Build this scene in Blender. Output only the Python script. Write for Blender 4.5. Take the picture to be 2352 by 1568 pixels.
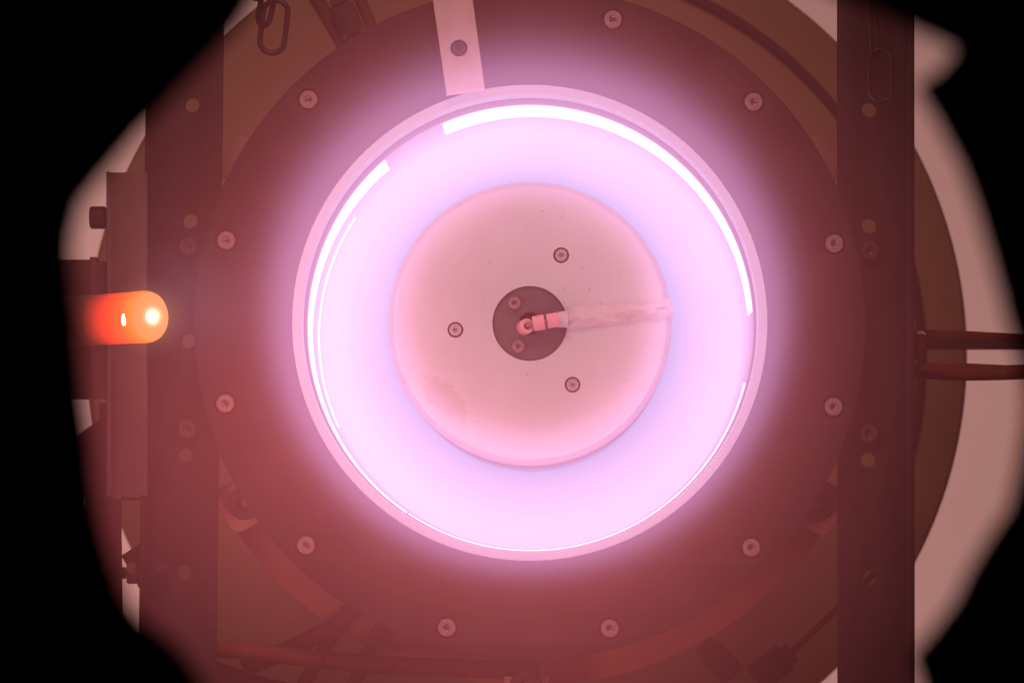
import bpy, bmesh, math, random
from mathutils import Vector, Matrix, noise
random.seed(7)
R = math.radians
PI = math.pi
scene = bpy.context.scene
for o in list(bpy.data.objects):
    bpy.data.objects.remove(o)
col = scene.collection

# ---------------------------------------------------------------- units
# The thruster axis is the world Y axis, its front plate lies at Y = 0, X is right, Z is up.
# Sizes were taken off the photograph in steps of U metres on that plane.
U = 0.512 / 2352
D = 2.0                                   # camera to front plate
AX, AY = 1217.0, 742.5                    # thruster axis
CX, CY = 1290.0, 1266.0                   # foot of the camera's line of sight
CAMZ = -(CY - AY) * U
CAMX = (CX - AX) * U

def kf(y):
    return (D + y) / D

def at(px, py, y=0.0):
    k = kf(y)
    return Vector((CAMX + (px - CX) * U * k, y, CAMZ - (py - CY) * U * k))

# ---------------------------------------------------------------- camera
cam = bpy.data.cameras.new('camera')
co = bpy.data.objects.new('camera', cam)
col.objects.link(co)
co.location = (CAMX, -D, CAMZ)
co.rotation_euler = (PI / 2, 0, 0)
cam.sensor_width = 36
cam.lens = 36 * D / 0.512
cam.shift_x = -(CX - 1176) / 2352
cam.shift_y = (CY - 784) / 2352
cam.clip_start = 0.05
cam.clip_end = 50
cam.dof.use_dof = True
cam.dof.focus_distance = D
cam.dof.aperture_fstop = 13.0
scene.camera = co

# ---------------------------------------------------------------- world, view, render
w = bpy.data.worlds.new('World')
scene.world = w
w.use_nodes = True
bg = w.node_tree.nodes['Background']
bg.inputs[0].default_value = (0, 0, 0, 1)
bg.inputs[1].default_value = 0.0
vs = scene.view_settings
vs.view_transform = 'Standard'
vs.look = 'None'
vs.exposure = 0
vs.gamma = 1
vs.use_curve_mapping = False
cy = scene.cycles
cy.use_denoising = True
cy.use_adaptive_sampling = True
cy.adaptive_threshold = 0.02
cy.max_bounces = 3
cy.diffuse_bounces = 2
cy.glossy_bounces = 2
cy.volume_bounces = 0
cy.volume_step_rate = 1.0
cy.volume_max_steps = 64
cy.sample_clamp_indirect = 4.0

# ---------------------------------------------------------------- lamps
def point(name, loc, power, color, radius=0.0):
    l = bpy.data.lights.new(name, 'POINT')
    l.energy = power
    l.color = color
    l.shadow_soft_size = radius
    o = bpy.data.objects.new(name, l)
    o.location = loc
    col.objects.link(o)
    return o

def area(name, loc, target, size, power, color):
    l = bpy.data.lights.new(name, 'AREA')
    l.energy = power
    l.color = color
    l.size = size
    o = bpy.data.objects.new(name, l)
    o.location = loc
    o.rotation_euler = (Vector(target) - Vector(loc)).to_track_quat('-Z', 'Y').to_euler()
    col.objects.link(o)
    return o

RING_R = 425 * U
for i in range(24):
    a = 2 * PI * (i + 0.5) / 24
    point('discharge_light', (RING_R * math.cos(a), -0.07, RING_R * math.sin(a)), 0.0074, (1.0, 0.76, 0.86))
# two added warm fill lamps in front of the thruster, beside the view
for sx, sz, pw in ((-0.45, -0.42, 0.6), (-0.05, 0.68, 2.0)):
    area('added_fill_lamp', (sx, -0.62, sz), (0, 0.1, 0), 0.25, pw, (1.0, 0.42, 0.28))
# added fill lamps behind the support disc, to brighten the end wall
for sx, sz, pw in ((-0.75, 0.25, 4.1), (0.75, 0.25, 2.4), (-0.5, -0.75, 3.3), (0.5, -0.75, 2.1)):
    area('added_fill_lamp', (sx, 0.62, sz), (sx * 0.35, 1.5, sz * 0.35), 0.25, pw, (1.0, 0.52, 0.48))

# ---------------------------------------------------------------- materials
def nt(m):
    m.use_nodes = True
    return m.node_tree

def mat(name, color, rough=0.55, metal=0.0, var=0.12, scale=60.0, bump=0.15, bscale=400.0, spec=0.5, speck=0.0):
    m = bpy.data.materials.new(name)
    t = nt(m)
    N, L = t.nodes, t.links
    b = N['Principled BSDF']
    tc = N.new('ShaderNodeTexCoord')
    n1 = N.new('ShaderNodeTexNoise')
    n1.inputs['Scale'].default_value = scale
    n1.inputs['Detail'].default_value = 5
    L.new(tc.outputs['Object'], n1.inputs['Vector'])
    mr = N.new('ShaderNodeMapRange')
    mr.inputs['From Min'].default_value = 0.3
    mr.inputs['From Max'].default_value = 0.7
    mr.inputs['To Min'].default_value = 1 - var
    mr.inputs['To Max'].default_value = 1 + var
    L.new(n1.outputs['Fac'], mr.inputs['Value'])
    mix = N.new('ShaderNodeMix')
    mix.data_type = 'RGBA'
    mix.blend_type = 'MULTIPLY'
    mix.inputs['Factor'].default_value = 1.0
    mix.inputs['A'].default_value = (*color, 1)
    L.new(mr.outputs['Result'], mix.inputs['B'])
    out = mix.outputs['Result']
    if speck:
        v = N.new('ShaderNodeTexNoise')
        v.inputs['Scale'].default_value = 330
        v.inputs['Detail'].default_value = 1
        L.new(tc.outputs['Object'], v.inputs['Vector'])
        r = N.new('ShaderNodeMapRange')
        r.inputs['From Min'].default_value = 0.73
        r.inputs['From Max'].default_value = 0.80
        r.inputs['To Min'].default_value = 1.0
        r.inputs['To Max'].default_value = 1 - speck
        L.new(v.outputs['Fac'], r.inputs['Value'])
        mx = N.new('ShaderNodeMix')
        mx.data_type = 'RGBA'
        mx.blend_type = 'MULTIPLY'
        mx.inputs['Factor'].default_value = 1.0
        L.new(out, mx.inputs['A'])
        L.new(r.outputs['Result'], mx.inputs['B'])
        out = mx.outputs['Result']
    L.new(out, b.inputs['Base Color'])
    rr = N.new('ShaderNodeMapRange')
    rr.inputs['To Min'].default_value = max(0.05, rough - 0.12)
    rr.inputs['To Max'].default_value = min(1.0, rough + 0.12)
    L.new(n1.outputs['Fac'], rr.inputs['Value'])
    L.new(rr.outputs['Result'], b.inputs['Roughness'])
    b.inputs['Metallic'].default_value = metal
    b.inputs['Specular IOR Level'].default_value = spec
    if bump:
        n2 = N.new('ShaderNodeTexNoise')
        n2.inputs['Scale'].default_value = bscale
        n2.inputs['Detail'].default_value = 4
        L.new(tc.outputs['Object'], n2.inputs['Vector'])
        bp = N.new('ShaderNodeBump')
        bp.inputs['Strength'].default_value = bump
        bp.inputs['Distance'].default_value = 0.0006
        L.new(n2.outputs['Fac'], bp.inputs['Height'])
        L.new(bp.outputs['Normal'], b.inputs['Normal'])
    return m

def emat(name, color, strength):
    m = bpy.data.materials.new(name)
    t = nt(m)
    b = t.nodes['Principled BSDF']
    b.inputs['Base Color'].default_value = (0.1, 0.09, 0.08, 1)
    b.inputs['Roughness'].default_value = 0.7
    b.inputs['Emission Color'].default_value = (*color, 1)
    b.inputs['Emission Strength'].default_value = strength
    return m

M = dict(
    plate=mat('dark_coated_plate', (0.034, 0.022, 0.022), 0.65, 0.0, 0.45, 22, 0.3, 700, 0.15),
    rim=mat('pale_rim_ceramic', (0.56, 0.68, 0.70), 0.75, 0.0, 0.04, 40, 0.1, 1200, 0.2),
    chwall=mat('channel_wall_ceramic', (0.42, 0.40, 0.44), 0.75, 0.0, 0.06, 40, 0.1, 1200, 0.2),
    ceramic=mat('boron_nitride', (0.42, 0.56, 0.57), 0.75, 0.0, 0.04, 40, 0.1, 1200, 0.2),
    csteel=mat('clean_screw_steel', (0.52, 0.52, 0.52), 0.6, 0.0, 0.08, 300, 0.15, 900),
    steel=mat('screw_steel', (0.33, 0.28, 0.27), 0.45, 0.5, 0.12, 300, 0.15, 900),
    dsteel=mat('dark_screw_steel', (0.10, 0.09, 0.09), 0.5, 0.5, 0.15, 300, 0.15, 900),
    strut=mat('black_anodised_strut', (0.022, 0.018, 0.019), 0.6, 0.0, 0.4, 30, 0.2, 900, 0.2),
    disc=mat('support_disc_metal', (0.42, 0.34, 0.26), 0.7, 0.0, 0.10, 12, 0.15, 500, 0.2),
    discdark=mat('support_disc_seam', (0.055, 0.04, 0.038), 0.7, 0.0, 0.1, 20, 0.1, 500, 0.2),
    wall=mat('chamber_wall', (0.62, 0.60, 0.58), 0.8, 0.0, 0.05, 3, 0.0, 100, 0.2),
    alu=mat('bare_aluminium', (0.55, 0.53, 0.52), 0.55, 0.0, 0.06, 80, 0.2, 700, 0.4),
    bracket=mat('bracket_aluminium', (0.12, 0.10, 0.095), 0.55, 0.2, 0.10, 60, 0.2, 700, 0.4),
    dark=mat('dark_fitting', (0.03, 0.024, 0.022), 0.55, 0.0, 0.2, 90, 0.2, 700, 0.4),
    hub=mat('graphite_hub', (0.11, 0.115, 0.125), 0.6, 0.0, 0.12, 120, 0.15, 900, 0.3),
    bead=mat('alumina_bead', (0.80, 0.46, 0.50), 0.6, 0.0, 0.06, 200, 0.15, 1500, 0.4),
    cement=mat('ceramic_cement', (0.64, 0.70, 0.70), 0.85, 0.0, 0.05, 130, 0.5, 330, 0.2),
    cradle=mat('cradle_metal', (0.60, 0.29, 0.22), 0.6, 0.0, 0.12, 60, 0.2, 500, 0.3),
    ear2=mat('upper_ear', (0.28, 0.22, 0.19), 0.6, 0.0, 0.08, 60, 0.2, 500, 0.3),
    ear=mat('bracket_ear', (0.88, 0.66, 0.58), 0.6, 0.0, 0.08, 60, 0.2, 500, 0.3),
    hose=mat('red_brown_hose', (0.13, 0.06, 0.048), 0.6, 0.0, 0.12, 60, 0.2, 500, 0.3),
    tape=mat('orange_polyimide_tape', (0.14, 0.048, 0.02), 0.75, 0.0, 0.3, 60, 0.4, 300, 0.2),
    sleeve=mat('dark_red_sleeve', (0.12, 0.03, 0.03), 0.6, 0.0, 0.12, 60, 0.2, 500, 0.3),
    chain=mat('chain_steel', (0.06, 0.045, 0.042), 0.4, 0.7, 0.15, 120, 0.2, 800),
    wire=mat('pale_wire', (0.7, 0.5, 0.38), 0.5, 0.0, 0.05, 40, 0.0),
    foil=mat('black_foil', (0.012, 0.012, 0.012), 0.8, 0.0, 0.2, 20, 0.0, 100, 0.1),
    liner=mat('darkened_liner', (0.16, 0.13, 0.17), 0.8, 0.0, 0.05, 40, 0.1, 900, 0.15),
    anode=mat('anode_metal', (0.20, 0.21, 0.26), 0.6, 0.3, 0.05, 60, 0.0),
)

class NB:
    def __init__(s, t): s.t = t
    def val(s, node, i, v):
        if isinstance(v, (int, float)): node.inputs[i].default_value = v
        else: s.t.links.new(v, node.inputs[i])
    def m(s, op, a, b=None, c=None):
        n = s.t.nodes.new('ShaderNodeMath')
        n.operation = op
        s.val(n, 0, a)
        if b is not None: s.val(n, 1, b)
        if c is not None: s.val(n, 2, c)
        return n.outputs[0]
    def scale(s, colr, f):
        n = s.t.nodes.new('ShaderNodeVectorMath')
        n.operation = 'SCALE'
        n.inputs[0].default_value = colr
        s.val(n, 3, f)
        return n.outputs[0]
    def add(s, a, b):
        n = s.t.nodes.new('ShaderNodeVectorMath')
        n.operation = 'ADD'
        s.t.links.new(a, n.inputs[0])
        s.t.links.new(b, n.inputs[1])
        return n.outputs[0]

def ceramic_disc_mat():
    """pale ceramic with small dark specks and one brownish stain of its own shape"""
    m = mat('stained_ceramic', (0.55, 0.67, 0.67), 0.75, 0.0, 0.05, 25, 0.1, 1200, 0.2, speck=0.2)
    t = m.node_tree
    N, L = t.nodes, t.links
    b = N['Principled BSDF']
    src = b.inputs['Base Color'].links[0].from_socket
    tc = N.new('ShaderNodeTexCoord')
    nb = NB(t)
    nz = N.new('ShaderNodeTexNoise')
    nz.inputs['Scale'].default_value = 85
    nz.inputs['Detail'].default_value = 4
    L.new(tc.outputs['Object'], nz.inputs['Vector'])
    sep = N.new('ShaderNodeSeparateXYZ')
    L.new(tc.outputs['Object'], sep.inputs[0])
    c = at(1020, 912, 0)
    th_ = R(-53)
    dx = nb.m('SUBTRACT', sep.outputs['X'], c.x)
    dz = nb.m('SUBTRACT', sep.outputs['Z'], c.z)
    u_ = nb.m('MULTIPLY', nb.m('ADD', nb.m('MULTIPLY', dx, math.cos(th_)), nb.m('MULTIPLY', dz, math.sin(th_))), 1 / (66 * U))
    v_ = nb.m('MULTIPLY', nb.m('SUBTRACT', nb.m('MULTIPLY', dz, math.cos(th_)), nb.m('MULTIPLY', dx, math.sin(th_))), 1 / (36 * U))
    ln_ = nb.m('SQRT', nb.m('ADD', nb.m('MULTIPLY', u_, u_), nb.m('MULTIPLY', v_, v_)))
    ln_ = nb.m('ADD', ln_, nb.m('MULTIPLY', nb.m('SUBTRACT', nz.outputs['Fac'], 0.5), 1.5))
    r = N.new('ShaderNodeMapRange')
    r.interpolation_type = 'SMOOTHSTEP'
    r.inputs['From Min'].default_value = 0.72
    r.inputs['From Max'].default_value = 1.08
    r.inputs['To Min'].default_value = 1.0
    r.inputs['To Max'].default_value = 0.0
    L.new(ln_, r.inputs['Value'])
    mx = N.new('ShaderNodeMix')
    mx.data_type = 'RGBA'
    mx.blend_type = 'MULTIPLY'
    L.new(r.outputs['Result'], mx.inputs['Factor'])
    L.new(src, mx.inputs['A'])
    mx.inputs['B'].default_value = (0.86, 0.86, 0.80, 1)
    L.new(mx.outputs['Result'], b.inputs['Base Color'])
    return m
M['discer'] = ceramic_disc_mat()

# ---------------------------------------------------------------- object helpers
def tag(o, label=None, cat=None, group=None, kind=None):
    if label: o['label'] = label
    if cat: o['category'] = cat
    if group: o['group'] = group
    if kind: o['kind'] = kind
    return o

def empty(name, loc, label, cat, group=None):
    o = bpy.data.objects.new(name, None)
    o.location = loc
    o.empty_display_size = 0.01
    col.objects.link(o)
    return tag(o, label, cat, group)

def link(name, me, m, parent=None):
    o = bpy.data.objects.new(name, me)
    if m is not None and not me.materials:
        me.materials.append(m)
    col.objects.link(o)
    if parent is not None:
        set_parent(o, parent)
    return o

def wmat(o):
    mw = Matrix.Translation(o.location) @ o.rotation_euler.to_matrix().to_4x4()
    return wmat(o.parent) @ mw if o.parent else mw

def set_parent(o, p):
    """parent, keeping the child's coordinates in world space"""
    mw = wmat(o)
    inv = wmat(p).inverted()
    o.parent = p
    loc = inv @ mw
    o.location = loc.to_translation()
    o.rotation_euler = loc.to_euler()

def smooth(me, angle=35):
    bm = bmesh.new()
    bm.from_mesh(me)
    bmesh.ops.remove_doubles(bm, verts=bm.verts, dist=1e-7)
    bmesh.ops.recalc_face_normals(bm, faces=bm.faces)
    for f in bm.faces: f.smooth = True
    for e in bm.edges:
        if len(e.link_faces) == 2 and e.calc_face_angle(0) > R(angle): e.smooth = False
    bm.to_mesh(me)
    bm.free()
    return me

def circle(px, py, r, n=48, ph=0.0):
    return [(px + r * math.cos(ph + 2 * PI * i / n), py + r * math.sin(ph + 2 * PI * i / n)) for i in range(n)]

def hexa(px, py, r, ph=0.0):
    return circle(px, py, r, 6, ph)

def plate_mesh(name, loops, y0, th, bevel=0.0):
    """flat plate with holes: loops in photo steps (first outer, rest holes), front face at Y=y0"""
    cu = bpy.data.curves.new(name, 'CURVE')
    cu.dimensions = '2D'
    cu.fill_mode = 'BOTH'
    cu.extrude = max(th / 2 - bevel, 1e-5)
    cu.bevel_depth = bevel
    cu.bevel_resolution = 1
    cu.offset = -bevel
    for lp in loops:
        sp = cu.splines.new('POLY')
        sp.points.add(len(lp) - 1)
        for p, q in zip(sp.points, lp):
            v = at(q[0], q[1], y0)
            p.co = (v.x, v.z, 0, 1)
        sp.use_cyclic_u = True
    tmp = bpy.data.objects.new(name, cu)
    col.objects.link(tmp)
    dg = bpy.context.evaluated_depsgraph_get()
    me = bpy.data.meshes.new_from_object(tmp.evaluated_get(dg))
    bpy.data.objects.remove(tmp)
    bpy.data.curves.remove(cu)
    for v in me.vertices:
        x, y, z = v.co
        v.co = (x, y0 + th / 2 - z, y)
    me.name = name
    return smooth(me, 30)

def plate(name, loops, y0, th, m, parent=None, bevel=0.0):
    if isinstance(loops[0][0], (int, float)):
        loops = [loops]
    return link(name, plate_mesh(name, loops, y0, th, bevel), m, parent)

def rect(x0, y0, x1, y1):
    return [(x0, y0), (x1, y0), (x1, y1), (x0, y1)]

def rbox(cx, cy, hx, hy, deg, corner=0, n=5):
    """rotated rectangle, rounded if corner > 0"""
    pts = []
    if corner <= 0:
        pts = [(-hx, -hy), (hx, -hy), (hx, hy), (-hx, hy)]
    else:
        for sx, sy, a0 in ((1, 1, 0), (-1, 1, 90), (-1, -1, 180), (1, -1, 270)):
            for i in range(n + 1):
                a = R(a0 + 90 * i / n)
                pts.append((sx * (hx - corner) + corner * math.cos(a), sy * (hy - corner) + corner * math.sin(a)))
    c, s = math.cos(R(deg)), math.sin(R(deg))
    return [(cx + x * c - y * s, cy + x * s + y * c) for x, y in pts]

def lathe_mesh(name, prof, n=128, cap0=False, cap1=False, closed=False):
    """revolve (radius, y) about the Y axis; a radius may be a function of the angle"""
    bm = bmesh.new()
    rings = []
    for r, y in prof:
        rings.append([bm.verts.new(((r(2 * PI * i / n) if callable(r) else r) * math.cos(2 * PI * i / n), y,
                                    (r(2 * PI * i / n) if callable(r) else r) * math.sin(2 * PI * i / n))) for i in range(n)])
    pairs = list(zip(rings, rings[1:]))
    if closed: pairs.append((rings[-1], rings[0]))
    for a, b in pairs:
        for i in range(n):
            j = (i + 1) % n
            bm.faces.new((a[i], a[j], b[j], b[i]))
    if cap0: bm.faces.new(rings[0])
    if cap1: bm.faces.new(rings[-1])
    me = bpy.data.meshes.new(name)
    bm.to_mesh(me)
    bm.free()
    return smooth(me)

def lathe(name, prof, m, parent=None, loc=(0, 0, 0), n=128, **k):
    o = bpy.data.objects.new(name, lathe_mesh(name, prof, n, **k))
    o.data.materials.append(m)
    o.location = loc
    col.objects.link(o)
    if parent is not None: set_parent(o, parent)
    return o

def hexr(rad, ph=0.0):
    def f(a):
        b = (a + ph) % (PI / 3) - PI / 6
        return rad * math.cos(PI / 6) / math.cos(b)
    return f

def screw_mesh(name, r, h=0.003, hexk=0.42, dome=0.0):
    """round head with chamfered rim and a hexagon socket with a conical floor; front at Y=0"""
    ch = r * 0.10
    hr = hexr(r * hexk)
    return lathe_mesh(name, [(r, h), (r, ch), (r - ch, 0), (hexr(r * hexk * 1.12), 0), (hr, r * 0.10), (hr, r * 0.55), (r * 0.18, r * 0.62), (0.00002, r * 0.72)], 36)

def tube_mesh(name, pts, rad, n=14, closed=False, sub=8, caps=True):
    """smooth tube through 3-D points (Catmull-Rom)"""
    P = [Vector(p) for p in pts]
    path = []
    m = len(P)
    segs = m if closed else m - 1
    for i in range(segs):
        if closed:
            p0, p1, p2, p3 = P[(i - 1) % m], P[i], P[(i + 1) % m], P[(i + 2) % m]
        else:
            p0, p1, p2, p3 = P[max(i - 1, 0)], P[i], P[i + 1], P[min(i + 2, m - 1)]
        for s in range(sub):
            t = s / sub
            path.append(0.5 * ((2 * p1) + (p2 - p0) * t + (2 * p0 - 5 * p1 + 4 * p2 - p3) * t * t + (3 * p1 - p0 - 3 * p2 + p3) * t ** 3))
    if not closed: path.append(P[-1])
    bm = bmesh.new()
    rings = []
    L_ = len(path)
    nrm = None
    for i, p in enumerate(path):
        if closed: d = path[(i + 1) % L_] - path[i - 1]
        else: d = path[min(i + 1, L_ - 1)] - path[max(i - 1, 0)]
        d.normalize()
        if nrm is None:
            nrm = d.cross(Vector((0.13, 0.2, 0.97)))
            if nrm.length < 1e-3: nrm = d.cross(Vector((1, 0, 0)))
        nrm = (nrm - d * nrm.dot(d)).normalized()
        bi = d.cross(nrm)
        r = rad(i / (L_ - 1)) if callable(rad) else rad
        rings.append([bm.verts.new(p + r * (math.cos(2 * PI * k / n) * nrm + math.sin(2 * PI * k / n) * bi)) for k in range(n)])
    prs = list(zip(rings, rings[1:]))
    if closed: prs.append((rings[-1], rings[0]))
    for a, b in prs:
        for i in range(n):
            j = (i + 1) % n
            bm.faces.new((a[i], a[j], b[j], b[i]))
    if not closed and caps:
        bm.faces.new(rings[0])
        bm.faces.new(rings[-1])
    me = bpy.data.meshes.new(name)
    bm.to_mesh(me)
    bm.free()
    return smooth(me, 50)

def tube(name, pts, rad, m, parent=None, **k):
    return link(name, tube_mesh(name, pts, rad, **k), m, parent)

def qtube(name, qpts, rq, m, parent=None, **k):
    return tube(name, [at(*p) for p in qpts], rq * U * kf(qpts[0][2]), m, parent, **k)

def copy_at(src, loc, parent=None, roty=0.0):
    c = src.copy()
    col.objects.link(c)
    c.parent = None
    c.location = loc
    c.rotation_euler = (0, roty, 0)
    if parent is not None: set_parent(c, parent)
    return c

def cyl_mesh(name, p0, p1, r, n=32, bev=0.0, r1=None):
    """chamfered cylinder between two points"""
    p0, p1 = Vector(p0), Vector(p1)
    ln = (p1 - p0).length
    r1 = r if r1 is None else r1
    me = lathe_mesh(name, [(max(r - bev, 1e-5), 0), (r, bev), (r1, ln - bev), (max(r1 - bev, 1e-5), ln)], n, cap0=True, cap1=True)
    q = Vector((0, 1, 0)).rotation_difference((p1 - p0).normalized())
    me.transform(Matrix.Translation(p0) @ q.to_matrix().to_4x4())
    return me

def cyl(name, p0, p1, r, m, parent=None, **k):
    return link(name, cyl_mesh(name, p0, p1, r, **k), m, parent)

# ================================================================ SETTING
bm = bmesh.new()
s = 4.0
vv = [bm.verts.new((x, 1.5, z)) for x, z in ((-s, -s), (s, -s), (s, s), (-s, s))]
bm.faces.new(vv)
me = bpy.data.meshes.new('chamber_wall')
bm.to_mesh(me)
bm.free()
tag(link('chamber_wall', me, M['wall']), 'pale end wall of the vacuum chamber behind everything', 'wall', kind='structure')

# ---------------------------------------------------------------- support disc
YD = 0.32
kd = kf(YD)
XD = at(1209.5, 800, YD).x
disc = empty('support_disc', (XD, YD, 0), 'large brown round disc standing behind the thruster', 'disc')
RD = 1012.5 * U * kd
lathe('face', [(0.02, 0.0), (RD - 0.002, 0.0), (RD, 0.002), (RD, 0.02), (0.02, 0.02)], M['disc'], disc, (XD, YD, 0), 192, closed=True)
def arc_loop(r0, r1, a0, a1, cyq, n=70, cxq=AX):
    lo = [(cxq + r1 * math.cos(R(a0 + (a1 - a0) * i / n)), cyq - r1 * math.sin(R(a0 + (a1 - a0) * i / n))) for i in range(n + 1)]
    li = [(cxq + r0 * math.cos(R(a1 + (a0 - a1) * i / n)), cyq - r0 * math.sin(R(a1 + (a0 - a1) * i / n))) for i in range(n + 1)]
    return lo + li
plate('dark_trim', arc_loop(894, 912, -24, 78, 811, 80, 1213), YD - 0.006, 0.0055, M['discdark'], disc, bevel=0.0005)

# ================================================================ THRUSTER
th = empty('plasma_thruster', (0, 0, 0), 'round plasma thruster with glowing ring channel in a dark bolted plate', 'thruster')
# front plate with twelve counterbored screws
BA = [R(74.7 - 30 * i) for i in range(12)]
BR = 724.0
holes = []
for a in BA:
    holes.append(circle(AX + BR * math.cos(a), AY - BR * math.sin(a), 25.5, 40))
fp = plate('front_plate', [circle(AX, AY, 772, 240), circle(AX, AY, 546, 240)] + holes, 0.0, 0.005, M['plate'], th, bevel=0.0008)
lathe('backing_plate', [(700 * U, 0.0055), (771 * U, 0.0055), (771 * U, 0.010), (700 * U, 0.010)], M['plate'], fp, n=192, closed=True)
sm = screw_mesh('plate_screw', 21.3 * U, 0.0042)
sm.materials.append(M['steel'])
for i, a in enumerate(BA):
    o = bpy.data.objects.new('screw', sm)
    o.location = (BR * U * math.cos(a), 0.0008, BR * U * math.sin(a))
    o.rotation_euler = (0, random.uniform(0, 1.0), 0)
    col.objects.link(o)
    set_parent(o, fp)
# outer ceramic ring and channel wall
RO, RI = 523 * U, 326 * U
CH = 0.16
lathe('ceramic_ring', [(545 * U, 0.012), (545 * U, -0.0048), (544 * U, -0.006), (524.5 * U, -0.006), (RO, -0.0045), (RO, 0.012)],
      M['ceramic'], th, n=256, closed=True)
lathe('channel_liner', [(RO, 0.0122), (RO, 0.040), (RO + 0.004, 0.040), (RO + 0.004, 0.0122)], M['liner'], th, n=256, closed=True)
lathe('channel_wall', [(RO, 0.0403), (RO, CH), (RO + 0.006, CH), (RO + 0.004, 0.0403)], M['chwall'], th, n=256, closed=True)
# central ceramic disc: recessed face, chamfered rim, long side wall
YF = -0.001
IC = [(AX, AY)]
inner_holes = [(1289, 586), (1046, 757), (1315, 883)]
cf = plate('centre_disc', [circle(AX + 1, AY + 1, 310, 220)] + [circle(x, y, 18.2, 40) for x, y in inner_holes] + [circle(AX, AY, 86, 96)], YF, 0.006, M['discer'], th, bevel=0.0)
lathe('rim', [(307 * U, YF + 0.001), (307 * U, YF - 0.0001), (312 * U, YF - 0.0001), (322 * U, YF + 0.0022), (RI, YF + 0.006), (RI, 0.012), (311 * U, 0.012), (311 * U, YF + 0.001)], M['rim'], cf, n=220, closed=True)
lathe('side_wall', [(RI, 0.0122), (RI, CH), (309.6 * U, CH), (309.6 * U, 0.0122)], M['liner'], cf, n=220, closed=True)
lathe('backing_disc', [(88 * U, 0.0055), (309 * U, 0.0055), (309 * U, 0.02), (88 * U, 0.02)], M['hub'], cf, n=96, closed=True)
sm2 = screw_mesh('centre_screw', 14.3 * U, 0.004, 0.44)
sm2.materials.append(M['csteel'])
for x, y in inner_holes:
    o = bpy.data.objects.new('screw', sm2)
    p = at(x, y, 0)
    o.location = (p.x, -0.0002, p.z)
    o.rotation_euler = (0, random.uniform(0, 1), 0)
    col.objects.link(o)
    set_parent(o, cf)
# dark hub in the middle
hub = lathe('hub', [(26 * U, 0.001), (84 * U, 0.001), (85.5 * U, 0.0018), (85.5 * U, 0.012), (26 * U, 0.012)], M['hub'], th, n=96, closed=True)
lathe('bore', [(25.5 * U, 0.0014), (25.5 * U, 0.012), (0.0001, 0.012)], M['dark'], hub, n=48)
sm3 = screw_mesh('hub_screw', 14.2 * U, 0.003, 0.48)
sm3.materials.append(M['steel'])
for x, y in ((1182, 696), (1191, 795)):
    o = bpy.data.objects.new('screw', sm3)
    p = at(x, y, 0)
    o.location = (p.x, -0.0012, p.z)
    o.rotation_euler = (0, random.uniform(0, 1), 0)
    col.objects.link(o)
    set_parent(o, hub)
# channel floor
lathe('anode', [(RI - 0.002, CH - 0.004), (RO + 0.002, CH - 0.004), (RO + 0.002, CH), (RI - 0.002, CH)], M['anode'], th, n=160, closed=True)
# highlights on the channel wall, made as self-lit strips, with gaps between them
hot = emat('wall_highlight_glow', (1.0, 0.93, 1.0), 1.0)
def strip(a0, a1, y0, y1a, y1b=None, name='highlight_strip'):
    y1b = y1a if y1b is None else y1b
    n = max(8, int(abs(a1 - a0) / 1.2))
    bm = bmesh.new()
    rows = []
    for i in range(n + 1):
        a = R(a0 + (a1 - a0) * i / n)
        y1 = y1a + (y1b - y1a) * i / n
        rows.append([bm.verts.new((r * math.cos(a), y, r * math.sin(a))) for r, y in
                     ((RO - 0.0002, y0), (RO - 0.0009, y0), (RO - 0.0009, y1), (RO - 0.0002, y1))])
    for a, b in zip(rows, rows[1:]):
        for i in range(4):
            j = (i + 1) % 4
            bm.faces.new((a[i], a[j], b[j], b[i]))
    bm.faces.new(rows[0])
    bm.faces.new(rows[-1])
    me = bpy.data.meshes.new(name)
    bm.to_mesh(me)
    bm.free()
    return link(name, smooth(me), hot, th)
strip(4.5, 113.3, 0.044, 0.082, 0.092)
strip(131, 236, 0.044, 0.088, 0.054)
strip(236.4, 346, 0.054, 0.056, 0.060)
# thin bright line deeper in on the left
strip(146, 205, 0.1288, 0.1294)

# lower cradle of the thruster body with two bracket ears
YC = 0.06
CYC = CY - (CY - AY) / kf(YC)
plate('cradle', arc_loop(720, 817, 207, 333, CYC), YC, 0.02, M['cradle'], th, bevel=0.0008)
sme = screw_mesh('ear_screw', 38 * U, 0.006, 0.45)
sme.materials.append(M['dsteel'])
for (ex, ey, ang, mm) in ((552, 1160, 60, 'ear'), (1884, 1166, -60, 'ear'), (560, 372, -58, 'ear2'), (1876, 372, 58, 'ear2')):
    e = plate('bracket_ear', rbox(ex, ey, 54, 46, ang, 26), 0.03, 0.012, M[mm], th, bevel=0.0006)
    if ey > 700:
        o = bpy.data.objects.new('screw', sme)
        o.location = at(ex + (8 if ex < AX else -8), ey - 4, 0.025)
        col.objects.link(o)
        set_parent(o, e)

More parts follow.
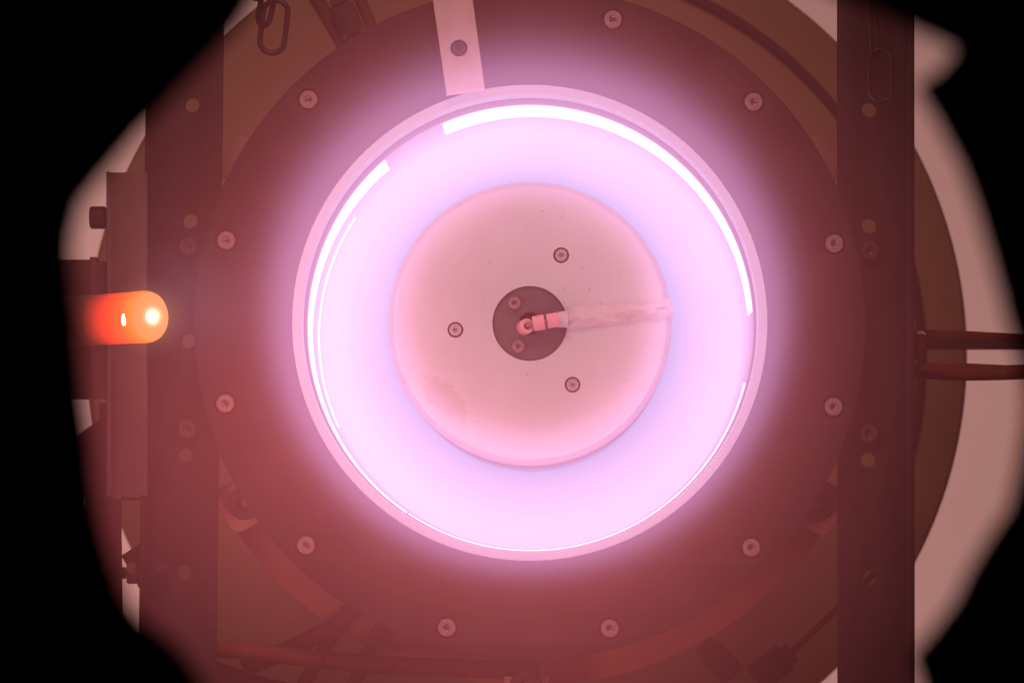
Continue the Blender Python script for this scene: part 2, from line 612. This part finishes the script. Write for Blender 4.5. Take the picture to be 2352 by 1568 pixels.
# ---------------------------------------------------------------- bead lead on the centre disc
lead = empty('beaded_lead', at(1215, 750, -0.002), 'short lead with pink ceramic beads cemented across the centre disc', 'lead')
y_l = -0.0065
def ring_bead(p0, p1, r, name='bead'):
    p0, p1 = Vector(p0), Vector(p1)
    ln = (p1 - p0).length
    me = lathe_mesh(name, [(r * 0.45, 0), (r * 0.9, 0), (r, r * 0.10), (r, ln - r * 0.10), (r * 0.9, ln), (r * 0.45, ln)], 36, closed=True)
    q = Vector((0, 1, 0)).rotation_difference((p1 - p0).normalized())
    me.transform(Matrix.Translation(p0) @ q.to_matrix().to_4x4())
    return link(name, me, M['bead'], lead)
ring_bead(at(1224, 744, y_l), at(1251, 739, y_l), 17.5 * U)
ring_bead(at(1256, 738, y_l), at(1285, 733, y_l), 16.8 * U)
ring_bead(at(1203, 752, 0.002), at(1211, 748.5, -0.0068), 17.3 * U)
qtube('wire', [(1205, 751, 0.006), (1209, 749, -0.004), (1216, 746, -0.0075), (1240, 741, y_l), (1284, 734, y_l)], 5.5, M['steel'], lead)
# lumpy cement strip
bm = bmesh.new()
prof_q = [(1283, 733, 17, 19), (1297, 733, 19, 19), (1308, 732, 26, 25), (1330, 730, 28, 27), (1360, 727, 25, 26), (1400, 723, 24, 24), (1440, 719, 21, 22), (1480, 715, 20, 20), (1515, 712, 19, 18), (1530, 710, 23, 18), (1541, 709, 19, 17), (1547, 709, 9, 12)]
rows = []
NS = 60
for i in range(NS + 1):
    t = i / NS * (len(prof_q) - 1)
    k = min(int(t), len(prof_q) - 2)
    f = t - k
    a, b = prof_q[k], prof_q[k + 1]
    x, yc, u, d = [a[j] * (1 - f) + b[j] * f for j in range(4)]
    row = []
    for j in range(15):
        v = -1 + 2 * j / 14
        q = yc + (v * d if v > 0 else v * u) + (4.0 * noise.noise(Vector((x * 0.045, v * 1.5, 3))) + 2.0 * noise.noise(Vector((x * 0.16, v * 2, 9)))) * abs(v) * (0 if x < 1300 else 1)
        h = 0.0048 * (1 - abs(v) ** 2.2) * (0.85 + 0.5 * noise.noise(Vector((x * 0.022, v * 1.6, 0)))) + 0.0012 * noise.noise(Vector((x * 0.06, v * 4, 7))) * (1 - abs(v) ** 4)
        if x < 1306: h = 0.0062 * math.sqrt(max(0, 1 - v * v)) + 0.002
        row.append(bm.verts.new(at(x, q, YF + 0.0003 - max(h, -0.0002))))
    rows.append(row)
for a, b in zip(rows, rows[1:]):
    for j in range(14):
        bm.faces.new((a[j], a[j + 1], b[j + 1], b[j]))
me = bpy.data.meshes.new('cement')
bm.to_mesh(me)
bm.free()
link('cement', smooth(me, 60), M['cement'], lead)

# ---------------------------------------------------------------- pale bar at the top
bar = empty('pale_bar', at(1054, 110, -0.012), 'pale metal bar with one dark screw reaching down to the glowing ring', 'bar')
plate('strip', [[(980, -95), (1073, -95), (1114, 205), (1025, 216)], circle(1054, 110, 19.5, 40)], -0.016, 0.010, M['alu'], bar, bevel=0.0006)
plate('washer', [circle(1054, 110, 21, 40)], -0.007, 0.0012, M['alu'], bar)
sm4 = screw_mesh('bar_screw', 16.5 * U, 0.006, 0.42)
sm4.materials.append(M['dsteel'])
o = bpy.data.objects.new('screw', sm4)
o.location = at(1054, 110.5, -0.0132)
col.objects.link(o)
set_parent(o, bar)

# ---------------------------------------------------------------- upright struts
def strut(label, outer, holes, bolts, inset):
    st = empty('upright_strut', at((outer[0][0] + outer[1][0]) / 2, 1640, 0.02), label, 'strut')
    ys = 0.016
    plate('web', [outer] + [circle(x, y, 17, 36) for x, y in holes], ys, 0.006, M['strut'], st, bevel=0.0006)
    for (qa, qb) in inset:
        plate('lip', [(qa[0], qa[1]), (qa[2], qa[1]), (qb[2], qb[1]), (qb[0], qb[1])], ys - 0.012, 0.0118, M['strut'], st, bevel=0.0008)
    smb = screw_mesh('strut_bolt', 21 * U, 0.005, 0.5)
    smb.materials.append(M['dsteel'])
    for x, y in bolts:
        ws = plate('washer', [circle(x, y, 28, 40), circle(x, y, 12, 24)], ys - 0.0016, 0.0014, M['strut'], st, bevel=0.0003)
        o = bpy.data.objects.new('bolt', smb)
        o.location = at(x, y, ys - 0.006)
        o.rotation_euler = (0, random.uniform(0, 1), 0)
        col.objects.link(o)
        set_parent(o, st)
    return st
ls = strut('dark upright strut with holes on the left, behind the orange cathode',
      [(340, -80), (514, -80), (494, 1650), (318, 1650)],
      [(441, 241), (436, 507), (432, 783), (425, 1045), (423, 1314)], [(432, 565), (430, 985)],
      [((338, -80, 346), (316, 1650, 324))])
rs = strut('dark upright strut with holes on the right, by the strap and hose',
      [(1924, -80), (2100, -80), (2101, 1650), (1925, 1650)],
      [(1997, 252), (1997, 518), (1995, 1056), (1998, 1326)], [(1998, 575), (1996, 995)],
      [((2084, -80, 2100.5), (2084, 1650, 2101.5))])
# small nuts lying on the left strut
for (x, y, s_) in ((378, 492, 12), (370, 1030, 12), (372, 1312, 15)):
    p0, p1 = at(x - s_, y, 0.006), at(x + s_, y, 0.006)
    link('nut', cyl_mesh('nut', p0, p1, s_ * 1.55 * U, n=6, bev=0.0004), M['strut'], ls)
# block behind the lowest right hole, closing part of it
plate('tab', rbox(1972, 1303, 26, 20, -58, 3), 0.024, 0.004, M['strut'], rs)

# ---------------------------------------------------------------- cathode bracket
br = empty('cathode_bracket', at(290, 1140, 0.01), 'upright channel-shaped bracket left of the strut, behind the orange cathode', 'bracket')
plate('channel', rect(252, 396, 336, 1138), -0.004, 0.008, M['bracket'], br, bevel=0.0005)
plate('side_lip', [(244, 394), (251, 394), (251, 1140), (244, 1140)], -0.012, 0.016, M['bracket'], br, bevel=0.0005)
link('knob', cyl_mesh('knob', at(207, 500, 0.0), at(244, 500, 0.0), 26 * U, 36, 0.0008), M['dark'], br)
plate('clamp_plate', [(206, 590), (221, 590), (222, 600), (243, 600), (243, 916), (206, 916)], 0.002, 0.010, M['bracket'], br, bevel=0.0004)
plate('dark_block', rect(120, 596, 206, 915), 0.0, 0.014, M['dark'], br, bevel=0.0006)
plate('hook', [(221, 700), (232, 700), (232, 765), (243, 779), (243, 790), (228, 783), (221, 772)], -0.006, 0.007, M['dark'], br, bevel=0.0003)
plate('spacer', rect(228, 925, 243, 1130), 0.004, 0.008, M['strut'], br, bevel=0.0003)

tag(plate('slanted_plate', [(110, 1046), (187, 992), (236, 958), (243, 958), (243, 1142), (110, 1142)], 0.014, 0.006, M['sleeve'], bevel=0.0004), 'dark red plate with a slanted top edge, left of the bracket foot', 'plate')
# lower plates on the left
lp = empty('lower_plate', at(260, 1400, 0.03), 'dark red plate below the cathode bracket, at the shroud edge', 'plate')
plate('panel', [(196, 1120), (268, 1146), (276, 1146), (279, 1420), (180, 1500)], 0.028, 0.006, M['sleeve'], lp, bevel=0.0004)
plate('flange_strip', [(278, 1142), (326, 1142), (326, 1148), (278, 1148)], 0.020, 0.01, M['strut'], lp, bevel=0.0003)

fs = empty('stud_and_nut', at(305, 1315, 0.02), 'threaded stud with hexagon nut at the lower left strut edge', 'fastener')
link('nut', cyl_mesh('nut', at(292, 1315, 0.02), at(317, 1315, 0.02), 29 * U, 6, 0.0009), M['bracket'], fs)
link('washer', cyl_mesh('washer', at(317.5, 1315, 0.02), at(323, 1315, 0.02), 34 * U, 32, 0.0003), M['dark'], fs)
n_t = 10
prof = []
for i in range(n_t):
    prof += [(15 * U, i * 4 * U), (12.5 * U, i * 4 * U + 2 * U)]
tm = lathe_mesh('stud', prof, 24)
tm.transform(Matrix.Translation(at(251, 1315, 0.02)) @ Vector((0, 1, 0)).rotation_difference(Vector((1, 0, 0))).to_matrix().to_4x4())
link('stud', tm, M['dark'], fs)
tag(plate('tilted_block', rbox(318, 1272, 36, 19, -33, 3), 0.03, 0.02, M['dark'], bevel=0.0004), 'small dark tilted block just above the threaded stud', 'block')

# ---------------------------------------------------------------- cathode
def hot_body_mat():
    """metal that glows by its own heat, hottest at the tip"""
    m = bpy.data.materials.new('red_hot_cathode')
    t = nt(m)
    N, L = t.nodes, t.links
    b = N['Principled BSDF']
    b.inputs['Base Color'].default_value = (0.18, 0.12, 0.10, 1)
    b.inputs['Roughness'].default_value = 0.5
    tc = N.new('ShaderNodeTexCoord')
    sep = N.new('ShaderNodeSeparateXYZ')
    L.new(tc.outputs['Object'], sep.inputs[0])
    mr = N.new('ShaderNodeMapRange')
    mr.inputs['From Min'].default_value = 0.0
    mr.inputs['From Max'].default_value = 0.046
    L.new(sep.outputs['Y'], mr.inputs['Value'])
    nz = N.new('ShaderNodeTexNoise')
    nz.inputs['Scale'].default_value = 60
    L.new(tc.outputs['Object'], nz.inputs['Vector'])
    ad = N.new('ShaderNodeMath')
    ad.operation = 'MULTIPLY_ADD'
    L.new(nz.outputs['Fac'], ad.inputs[0])
    ad.inputs[1].default_value = 0.10
    ad2 = N.new('ShaderNodeMath')
    ad2.operation = 'SUBTRACT'
    L.new(mr.outputs['Result'], ad.inputs[2])
    L.new(ad.outputs[0], ad2.inputs[0])
    ad2.inputs[1].default_value = 0.05
    cr = N.new('ShaderNodeValToRGB')
    el = cr.color_ramp.elements
    el[0].position = 0.0
    el[0].color = (1.0, 0.26, 0.03, 1)
    el[1].position = 1.0
    el[1].color = (0.012, 0.002, 0.001, 1)
    for p, c in ((0.20, (1.0, 0.13, 0.02, 1)), (0.45, (0.95, 0.055, 0.018, 1)), (0.64, (0.42, 0.025, 0.012, 1)), (0.8, (0.09, 0.012, 0.006, 1))):
        e = el.new(p)
        e.color = c
    L.new(ad2.outputs[0], cr.inputs['Fac'])
    L.new(cr.outputs['Color'], b.inputs['Emission Color'])
    b.inputs['Emission Strength'].default_value = 1.0
    return m
cth = empty('cathode', at(343, 727, -0.055), 'glowing orange cathode tube at the left, white hot at its tip', 'cathode')
fc = at(345, 727, -0.060)
axis = Vector((-0.72, 0.69, 0.0)).normalized()
rot = Vector((0, 1, 0)).rotation_difference(axis)
def oriented(name, prof, m, n=64, **k):
    o = bpy.data.objects.new(name, lathe_mesh(name, prof, n, **k))
    o.data.materials.append(m)
    o.rotation_euler = rot.to_euler()
    o.location = fc
    col.objects.link(o)
    set_parent(o, cth)
    return o
RC = 60 * U * kf(-0.06)
cb = oriented('tube', [(RC * 0.90, 0.0), (RC * 0.955, 0.0007), (RC * 0.985, 0.002), (RC, 0.0042), (RC, 0.0105), (RC * 0.985, 0.0109), (RC * 0.985, 0.05), (RC * 0.96, 0.095)], hot_body_mat(), cap1=True)
face_m = emat('hot_keeper_face', (1.0, 0.31, 0.075), 0.85)
oriented('keeper_face', [(RC * 0.90, 0.0), (RC * 0.87, -0.0002), (RC * 0.2, -0.0003), (RC * 0.16, 0.001)], face_m)
wh = emat('white_hot_orifice', (1.0, 0.9, 0.7), 14.0)
oriented('orifice', [(RC * 0.16, 0.0009), (0.00005, 0.0006)], wh, 32)
# small bright slot on the side of the tube
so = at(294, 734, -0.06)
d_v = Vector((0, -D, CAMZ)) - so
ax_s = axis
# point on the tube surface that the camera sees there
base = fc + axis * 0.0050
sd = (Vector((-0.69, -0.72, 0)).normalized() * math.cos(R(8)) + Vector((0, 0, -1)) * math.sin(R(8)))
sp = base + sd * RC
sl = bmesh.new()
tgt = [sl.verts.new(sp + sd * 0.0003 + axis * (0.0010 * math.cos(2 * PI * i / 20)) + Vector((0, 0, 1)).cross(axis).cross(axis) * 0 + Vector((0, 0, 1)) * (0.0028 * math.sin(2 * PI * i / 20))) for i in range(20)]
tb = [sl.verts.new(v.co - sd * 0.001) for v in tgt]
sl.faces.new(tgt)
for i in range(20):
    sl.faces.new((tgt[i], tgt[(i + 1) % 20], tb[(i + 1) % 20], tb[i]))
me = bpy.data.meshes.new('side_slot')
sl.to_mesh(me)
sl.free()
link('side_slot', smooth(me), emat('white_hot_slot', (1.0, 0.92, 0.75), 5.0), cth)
point('cathode_light', fc - axis * 0.06, 0.05, (1.0, 0.30, 0.12))

# ---------------------------------------------------------------- chains
def link_path(cx, cy, hw, hl, deg, y, yaw=0.0, n=7):
    pts = []
    for s_, a0 in ((1, 0), (-1, 180)):
        for i in range(n + 1):
            a = R(a0 + 180 * i / n)
            pts.append((hw * math.cos(a), (hl - hw) * s_ + hw * math.sin(a)))
    c, s2 = math.cos(R(deg)), math.sin(R(deg))
    o = at(cx, cy, y)
    u = U * kf(y)
    res = []
    for a, b in pts:
        x = a * math.cos(R(yaw))
        dy = a * math.sin(R(yaw))
        res.append(o + Vector(((x * c - b * s2) * u, dy * u, (x * s2 + b * c) * u)))
    return res
def chain(label, links, rq, y):
    c = empty('chain', at(links[0][0], links[0][1] - 60, y), label, 'chain')
    for L_ in links:
        tube('link', link_path(*L_), rq * U, M['chain'], c, closed=True, sub=3, n=12)
    return c
chain('dark steel chain hanging left of the pale bar', [(629, 62, 28, 61, -7, 0.08), (614, 3, 26, 58, -12, 0.08, 62), (598, -62, 27, 60, -10, 0.08, 8)], 6.8, 0.08)
rc = chain('dark chain link hanging in front of the right strut', [(2023, 173, 26, 60, 0, -0.012), (2006, 62, 10, 66, 3, -0.012, 40)], 4.0, -0.012)

# ---------------------------------------------------------------- hoses and plugs behind the plate
def hose(label, pts, rq, m='hose', cat='hose'):
    return tag(qtube('hose', pts, rq, M[m]), label, cat)
hose('red-brown hose running under the plate, left of the black plug', [(690, -60, 0.15), (728, 0, 0.15), (772, 75, 0.15), (812, 150, 0.15)], 17)
hose('red-brown hose under the plate, between black plug and pale bar', [(795, -60, 0.15), (822, -10, 0.15), (858, 70, 0.15), (900, 150, 0.15)], 14)
def plug(label, cx, cy, deg, hx, hy, y, tail):
    p = empty('cable_plug', at(cx, cy, y), label, 'plug')
    plate('body', rbox(cx, cy, hx, hy, deg, 9), y, 0.016, M['dark'], p, bevel=0.001)
    c, s2 = math.cos(R(deg)), math.sin(R(deg))
    plate('collar', rbox(cx - (hx + 9) * c, cy - (hx + 9) * s2, 8, hy * 0.7, deg, 2), y + 0.001, 0.012, M['dark'], p, bevel=0.0006)
    if tail: qtube('cable', tail, 7.5, M['sleeve'], p)
    for dx, dy in ((hx * 0.95, hy * 0.75), (hx * 0.95, -hy * 0.75)):
        q = (cx + dx * c - dy * s2, cy + dx * s2 + dy * c)
        plate('clip', rbox(q[0], q[1], 5, 5, deg, 2), y - 0.002, 0.004, M['bracket'], p)
    return p
plug('black plug hanging between two hoses at the top', 797, 45, 66, 38, 29, 0.14, [(812, 78, 0.15), (832, 112, 0.15), (850, 150, 0.15)])
plug('black plug with short cable at the lower right, nearer the middle', 1657, 1522, 48, 44, 32, 0.15, [(1640, 1505, 0.155), (1608, 1462, 0.155), (1570, 1410, 0.155)])
plug('black plug with long cable running up to the right strut', 1772, 1535, 143, 46, 34, 0.15, [(1800, 1515, 0.155), (1870, 1448, 0.155), (1950, 1372, 0.155), (2010, 1315, 0.155)])

hose('dark red hose bending from the cradle down to the left', [(830, 1375, 0.048), (790, 1420, 0.048), (735, 1455, 0.048), (650, 1496, 0.048), (560, 1535, 0.048)], 21, 'sleeve')
hose('dark red hose crossing straight down from the cradle', [(800, 1395, 0.053), (770, 1450, 0.053), (730, 1515, 0.053), (690, 1585, 0.053)], 17, 'sleeve')
hose('dark red hose at the bottom, running below the sleeved cable', [(905, 1395, 0.05), (870, 1450, 0.05), (835, 1520, 0.05), (800, 1600, 0.05)], 17, 'sleeve')
hose('thick dark hose along the very bottom left', [(440, 1530, 0.10), (520, 1553, 0.10), (600, 1580, 0.10), (700, 1602, 0.10)], 27, 'sleeve')
sc = empty('sleeved_cable', at(800, 1520, 0.036), 'cable in orange tape and dark red sleeves along the bottom', 'cable')
qtube('orange_section', [(400, 1484, 0.036), (500, 1489, 0.036), (620, 1500, 0.036), (741, 1515, 0.036)], 20, M['tape'], sc)
for a, b in (((744, 1516), (908, 1528)), ((910, 1528), (1079, 1535)), ((1081, 1535), (1240, 1539))):
    link('sleeve', cyl_mesh('sleeve', at(a[0], a[1], 0.036), at(b[0], b[1], 0.036), 22 * U * kf(0.036), 28, 0.0006), M['sleeve'], sc)
bm_ = empty('bottom_mount', at(1208, 1580, 0.07), 'small mount with a bolt at the bottom edge under the plate', 'mount')
plate('block', rect(1158, 1552, 1260, 1640), 0.024, 0.010, M['ear'], bm_, bevel=0.0006)
o = bpy.data.objects.new('bolt', sme)
o.location = at(1208, 1575, 0.019)
col.objects.link(o)
set_parent(o, bm_)

# ---------------------------------------------------------------- straps at the right
ct = empty('toothed_strap', at(2110, 790, 0.0), 'dark toothed strap over brown tape leading off to the right', 'strap')
teeth = []
x = 2110
while x < 2400:
    teeth += [(x, 801), (x + 2.1, 804.5), (x + 4.2, 801)]
    x += 5.35
plate('band', [(2110, 776), (2400, 776)] + teeth[::-1], 0.022, 0.0015, M['dark'], ct)
plate('tape', [(2104, 756), (2222, 760), (2400, 769), (2400, 782), (2104, 782)], 0.026, 0.002, M['tape'], ct, bevel=0.0003)
plate('buckle', [(2103, 760), (2120, 760), (2127, 765), (2127, 800), (2122, 810), (2122, 824), (2103, 824)], 0.012, 0.008, M['sleeve'], ct, bevel=0.0006)
plate('clip', [(2105, 760), (2120, 760), (2126, 764), (2126, 771), (2121, 767), (2106, 767)], 0.0105, 0.0012, M['alu'], ct, bevel=0.0002)
h2 = empty('brown_hose', at(2240, 855, 0.02), 'brown hose leading off to the right below the toothed strap', 'hose')
qtube('hose', [(2085, 850, 0.03), (2160, 855, 0.028), (2222, 857, 0.025), (2320, 855, 0.02), (2430, 850, 0.015)], 17, M['tape'], h2)
plate('tape_wrap', [(2104, 835), (2150, 834), (2222, 834), (2420, 843), (2420, 849), (2260, 845), (2180, 846), (2140, 852), (2104, 850)], 0.012, 0.001, M['tape'], h2)
tag(qtube('pale_wire', [(2362, 840, 1.2), (2351, 920, 1.2), (2338, 1020, 1.2), (2322, 1110, 1.2), (2306, 1190, 1.2), (2285, 1270, 1.2)], 4.5, M['wire']), 'pale thin wire curving down at the far right edge', 'wire')

# ---------------------------------------------------------------- torn foil shroud between camera and thruster
OPEN = [(600, -20), (540, 70), (430, 190), (330, 292), (245, 395), (186, 470), (168, 540), (166, 600), (172, 660), (182, 745), (186, 820), (194, 900), (205, 980), (216, 1080), (230, 1180),
        (252, 1270), (285, 1365), (330, 1420), (395, 1468), (440, 1520), (470, 1575), (490, 1640), (700, 1720), (1300, 1760), (1900, 1740), (2090, 1680), (2124, 1610), (2108, 1550), (2088, 1506), (2132, 1455), (2185, 1385), (2225, 1310), (2268, 1235), (2312, 1170),
        (2335, 1080), (2352, 980), (2356, 900), (2336, 815), (2306, 715), (2278, 610), (2246, 500), (2205, 380), (2152, 280), (2104, 204), (2150, 168), (2180, 134), (2193, 117), (2174, 104), (2090, 64), (2010, 28), (1940, 0), (1880, -30), (1500, -140), (1000, -150), (700, -110)]
YS = -1.2
bm = bmesh.new()
dense = []
n_o = len(OPEN)
for i in range(n_o):
    a, b = Vector(OPEN[i]), Vector(OPEN[(i + 1) % n_o])
    m_ = max(1, int((b - a).length / 14))
    for j in range(m_):
        q = a.lerp(b, j / m_)
        jit = noise.noise(Vector((q.x * 0.03, q.y * 0.03, 5))) * 0.8
        d = (q - Vector((1230, 780))).normalized()
        dense.append(q + d * jit)
rows = []
for s_ in (0, 0.015, 0.05, 0.12, 0.25, 0.45, 0.7, 1.0):
    row = []
    for q in dense:
        d = q - Vector((1230, 780))
        sc_ = 1 + s_ * 1.6
        e = Vector((1230, 780)) + d * sc_
        yy = YS + 0.02 * s_ * 4 * noise.noise(Vector((e.x * 0.006, e.y * 0.006, 1))) + 0.0008 * noise.noise(Vector((e.x * 0.02, e.y * 0.02, 4)))
        row.append(bm.verts.new(at(e.x, e.y, yy)))
    rows.append(row)
for a, b in zip(rows, rows[1:]):
    for i in range(len(dense)):
        j = (i + 1) % len(dense)
        bm.faces.new((a[i], a[j], b[j], b[i]))
me = bpy.data.meshes.new('foil_shroud')
bm.to_mesh(me)
bm.free()
fo = tag(link('foil_shroud', smooth(me, 60), M['foil']), 'black torn shroud with a ragged opening, blurred, around the whole view', 'shroud')
md = fo.modifiers.new('thickness', 'SOLIDIFY')
md.thickness = 0.0006

# ================================================================ PLASMA (glowing gas, with a glare veil added)
def vol_material(name, build):
    m = bpy.data.materials.new(name)
    t = nt(m)
    t.nodes.remove(t.nodes['Principled BSDF'])
    b = NB(t)
    tc = t.nodes.new('ShaderNodeTexCoord')
    sep = t.nodes.new('ShaderNodeSeparateXYZ')
    t.links.new(tc.outputs['Object'], sep.inputs[0])
    c = build(b, sep.outputs['X'], sep.outputs['Y'], sep.outputs['Z'])
    e = t.nodes.new('ShaderNodeEmission')
    e.inputs['Strength'].default_value = 1.0
    t.links.new(c, e.inputs['Color'])
    t.links.new(e.outputs[0], t.nodes['Material Output'].inputs['Volume'])
    return m

def gauss(b, x, z, px, py, sig):
    p = at(px, py, 0)
    dx = b.m('MULTIPLY', b.m('SUBTRACT', x, p.x), 1 / (sig * U))
    dz = b.m('MULTIPLY', b.m('SUBTRACT', z, p.z), 1 / (sig * U))
    r2 = b.m('ADD', b.m('MULTIPLY', dx, dx), b.m('MULTIPLY', dz, dz))
    return b.m('POWER', math.e, b.m('MULTIPLY', r2, -1.0))

PL = 0.26
def plume(b, x, y, z):
    r = b.m('SQRT', b.m('ADD', b.m('MULTIPLY', x, x), b.m('MULTIPLY', z, z)))
    d = b.m('MAXIMUM', b.m('MAXIMUM', b.m('SUBTRACT', r, 523 * U), b.m('SUBTRACT', 312 * U, r)), 0.0)
    dn = b.m('MULTIPLY', d, 1 / (51 * U))
    near = b.m('POWER', math.e, b.m('MULTIPLY', b.m('MULTIPLY', dn, dn), -1.0))
    far = b.m('POWER', math.e, b.m('MULTIPLY', d, -1 / (115 * U)))
    wy = b.m('MULTIPLY', b.m('MAXIMUM', b.m('ADD', b.m('MULTIPLY', y, 1 / PL), 1.0), 0.0), 2 / PL)
    hollow = b.m('SUBTRACT', 1.0, b.m('MULTIPLY', gauss(b, x, z, AX, AY, 330), 0.52))
    c = b.scale((0.285, 0.054, 0.058), b.m('MULTIPLY', hollow, gauss(b, x, z, 1150, 840, 725)))  # broad red veil: glare and light on the plate, put into the gas
    c = b.add(c, b.scale((0.235, 0.155, 0.34), near))
    c = b.add(c, b.scale((0.17, 0.034, 0.045), far))
    c = b.add(c, b.scale((0.11, 0.018, 0.022), gauss(b, x, z, 500, 1040, 420)))
    c = b.add(c, b.scale((0.035, 0.028, 0.045), gauss(b, x, z, 490, 720, 110)))
    c = b.add(c, b.scale((0.055, 0.009, 0.010), gauss(b, x, z, 1350, 1400, 480)))
    n = b.t.nodes.new('ShaderNodeVectorMath')
    n.operation = 'SCALE'
    b.t.links.new(c, n.inputs[0])
    b.t.links.new(wy, n.inputs[3])
    return n.outputs[0]
pm = vol_material('plume_veil_gas', plume)
tag(lathe('plume_and_veil', [(0.42, -PL), (0.42, -0.0002)], pm, n=64, cap0=True, cap1=True), 'faint pink glow of gas and added glare veil in front of the thruster', 'plasma', kind='stuff')

CL = CH - 0.005
def channel(b, x, y, z):
    r = b.m('SQRT', b.m('ADD', b.m('MULTIPLY', x, x), b.m('MULTIPLY', z, z)))
    t = b.m('MULTIPLY', b.m('SUBTRACT', r, 318 * U), 1 / (150 * U))
    t = b.m('MINIMUM', b.m('MAXIMUM', t, 0.0), 1.0)
    t = b.m('SMOOTH_MIN', t, 1.0, 0.2)
    # the discharge is not even round the ring: a little stronger at the upper left, with faint patches
    side = b.m('ADD', 1.0, b.m('MULTIPLY', b.m('SUBTRACT', z, x), 0.55))
    nz = b.t.nodes.new('ShaderNodeTexNoise')
    nz.inputs['Scale'].default_value = 26
    nz.inputs['Detail'].default_value = 2
    b.t.links.new(next(n for n in b.t.nodes if n.type == 'TEX_COORD').outputs['Object'], nz.inputs['Vector'])
    side = b.m('ADD', side, b.m('MULTIPLY', b.m('SUBTRACT', nz.outputs['Fac'], 0.5), 0.22))
    base = b.scale((0.04 / CL, 0.20 / CL, 0.36 / CL), side)
    return b.add(base, b.scale((0.62 / CL, 0.235 / CL, 0.34 / CL), b.m('MULTIPLY', t, side)))
chm = vol_material('channel_gas', channel)
tag(lathe('channel_plasma', [(RI + 0.0004, 0.0), (RO - 0.0012, 0.0), (RO - 0.0012, CL), (RI + 0.0004, CL)], chm, n=128, closed=True), 'bright lavender plasma filling the ring channel', 'plasma', kind='stuff')

def spot(b, x, y, z):
    r2 = b.m('ADD', b.m('ADD', b.m('MULTIPLY', x, x), b.m('MULTIPLY', y, y)), b.m('MULTIPLY', z, z))
    g = b.m('POWER', math.e, b.m('MULTIPLY', r2, -1 / (0.0028 ** 2)))
    g2 = b.m('POWER', math.e, b.m('MULTIPLY', r2, -1 / (0.011 ** 2)))
    return b.add(b.scale((850, 680, 450), g), b.scale((11, 5.0, 2.4), g2))
spm = vol_material('cathode_gas', spot)
sph = lathe_mesh('cathode_plasma', [(max(0.02 * math.sin(PI * i / 16), 1e-5), -0.02 * math.cos(PI * i / 16)) for i in range(17)], 32)
so_ = bpy.data.objects.new('cathode_plasma', sph)
sph.materials.append(spm)
so_.location = fc - axis * 0.0008
col.objects.link(so_)
tag(so_, 'small white plasma ball at the cathode tip', 'plasma', kind='stuff')
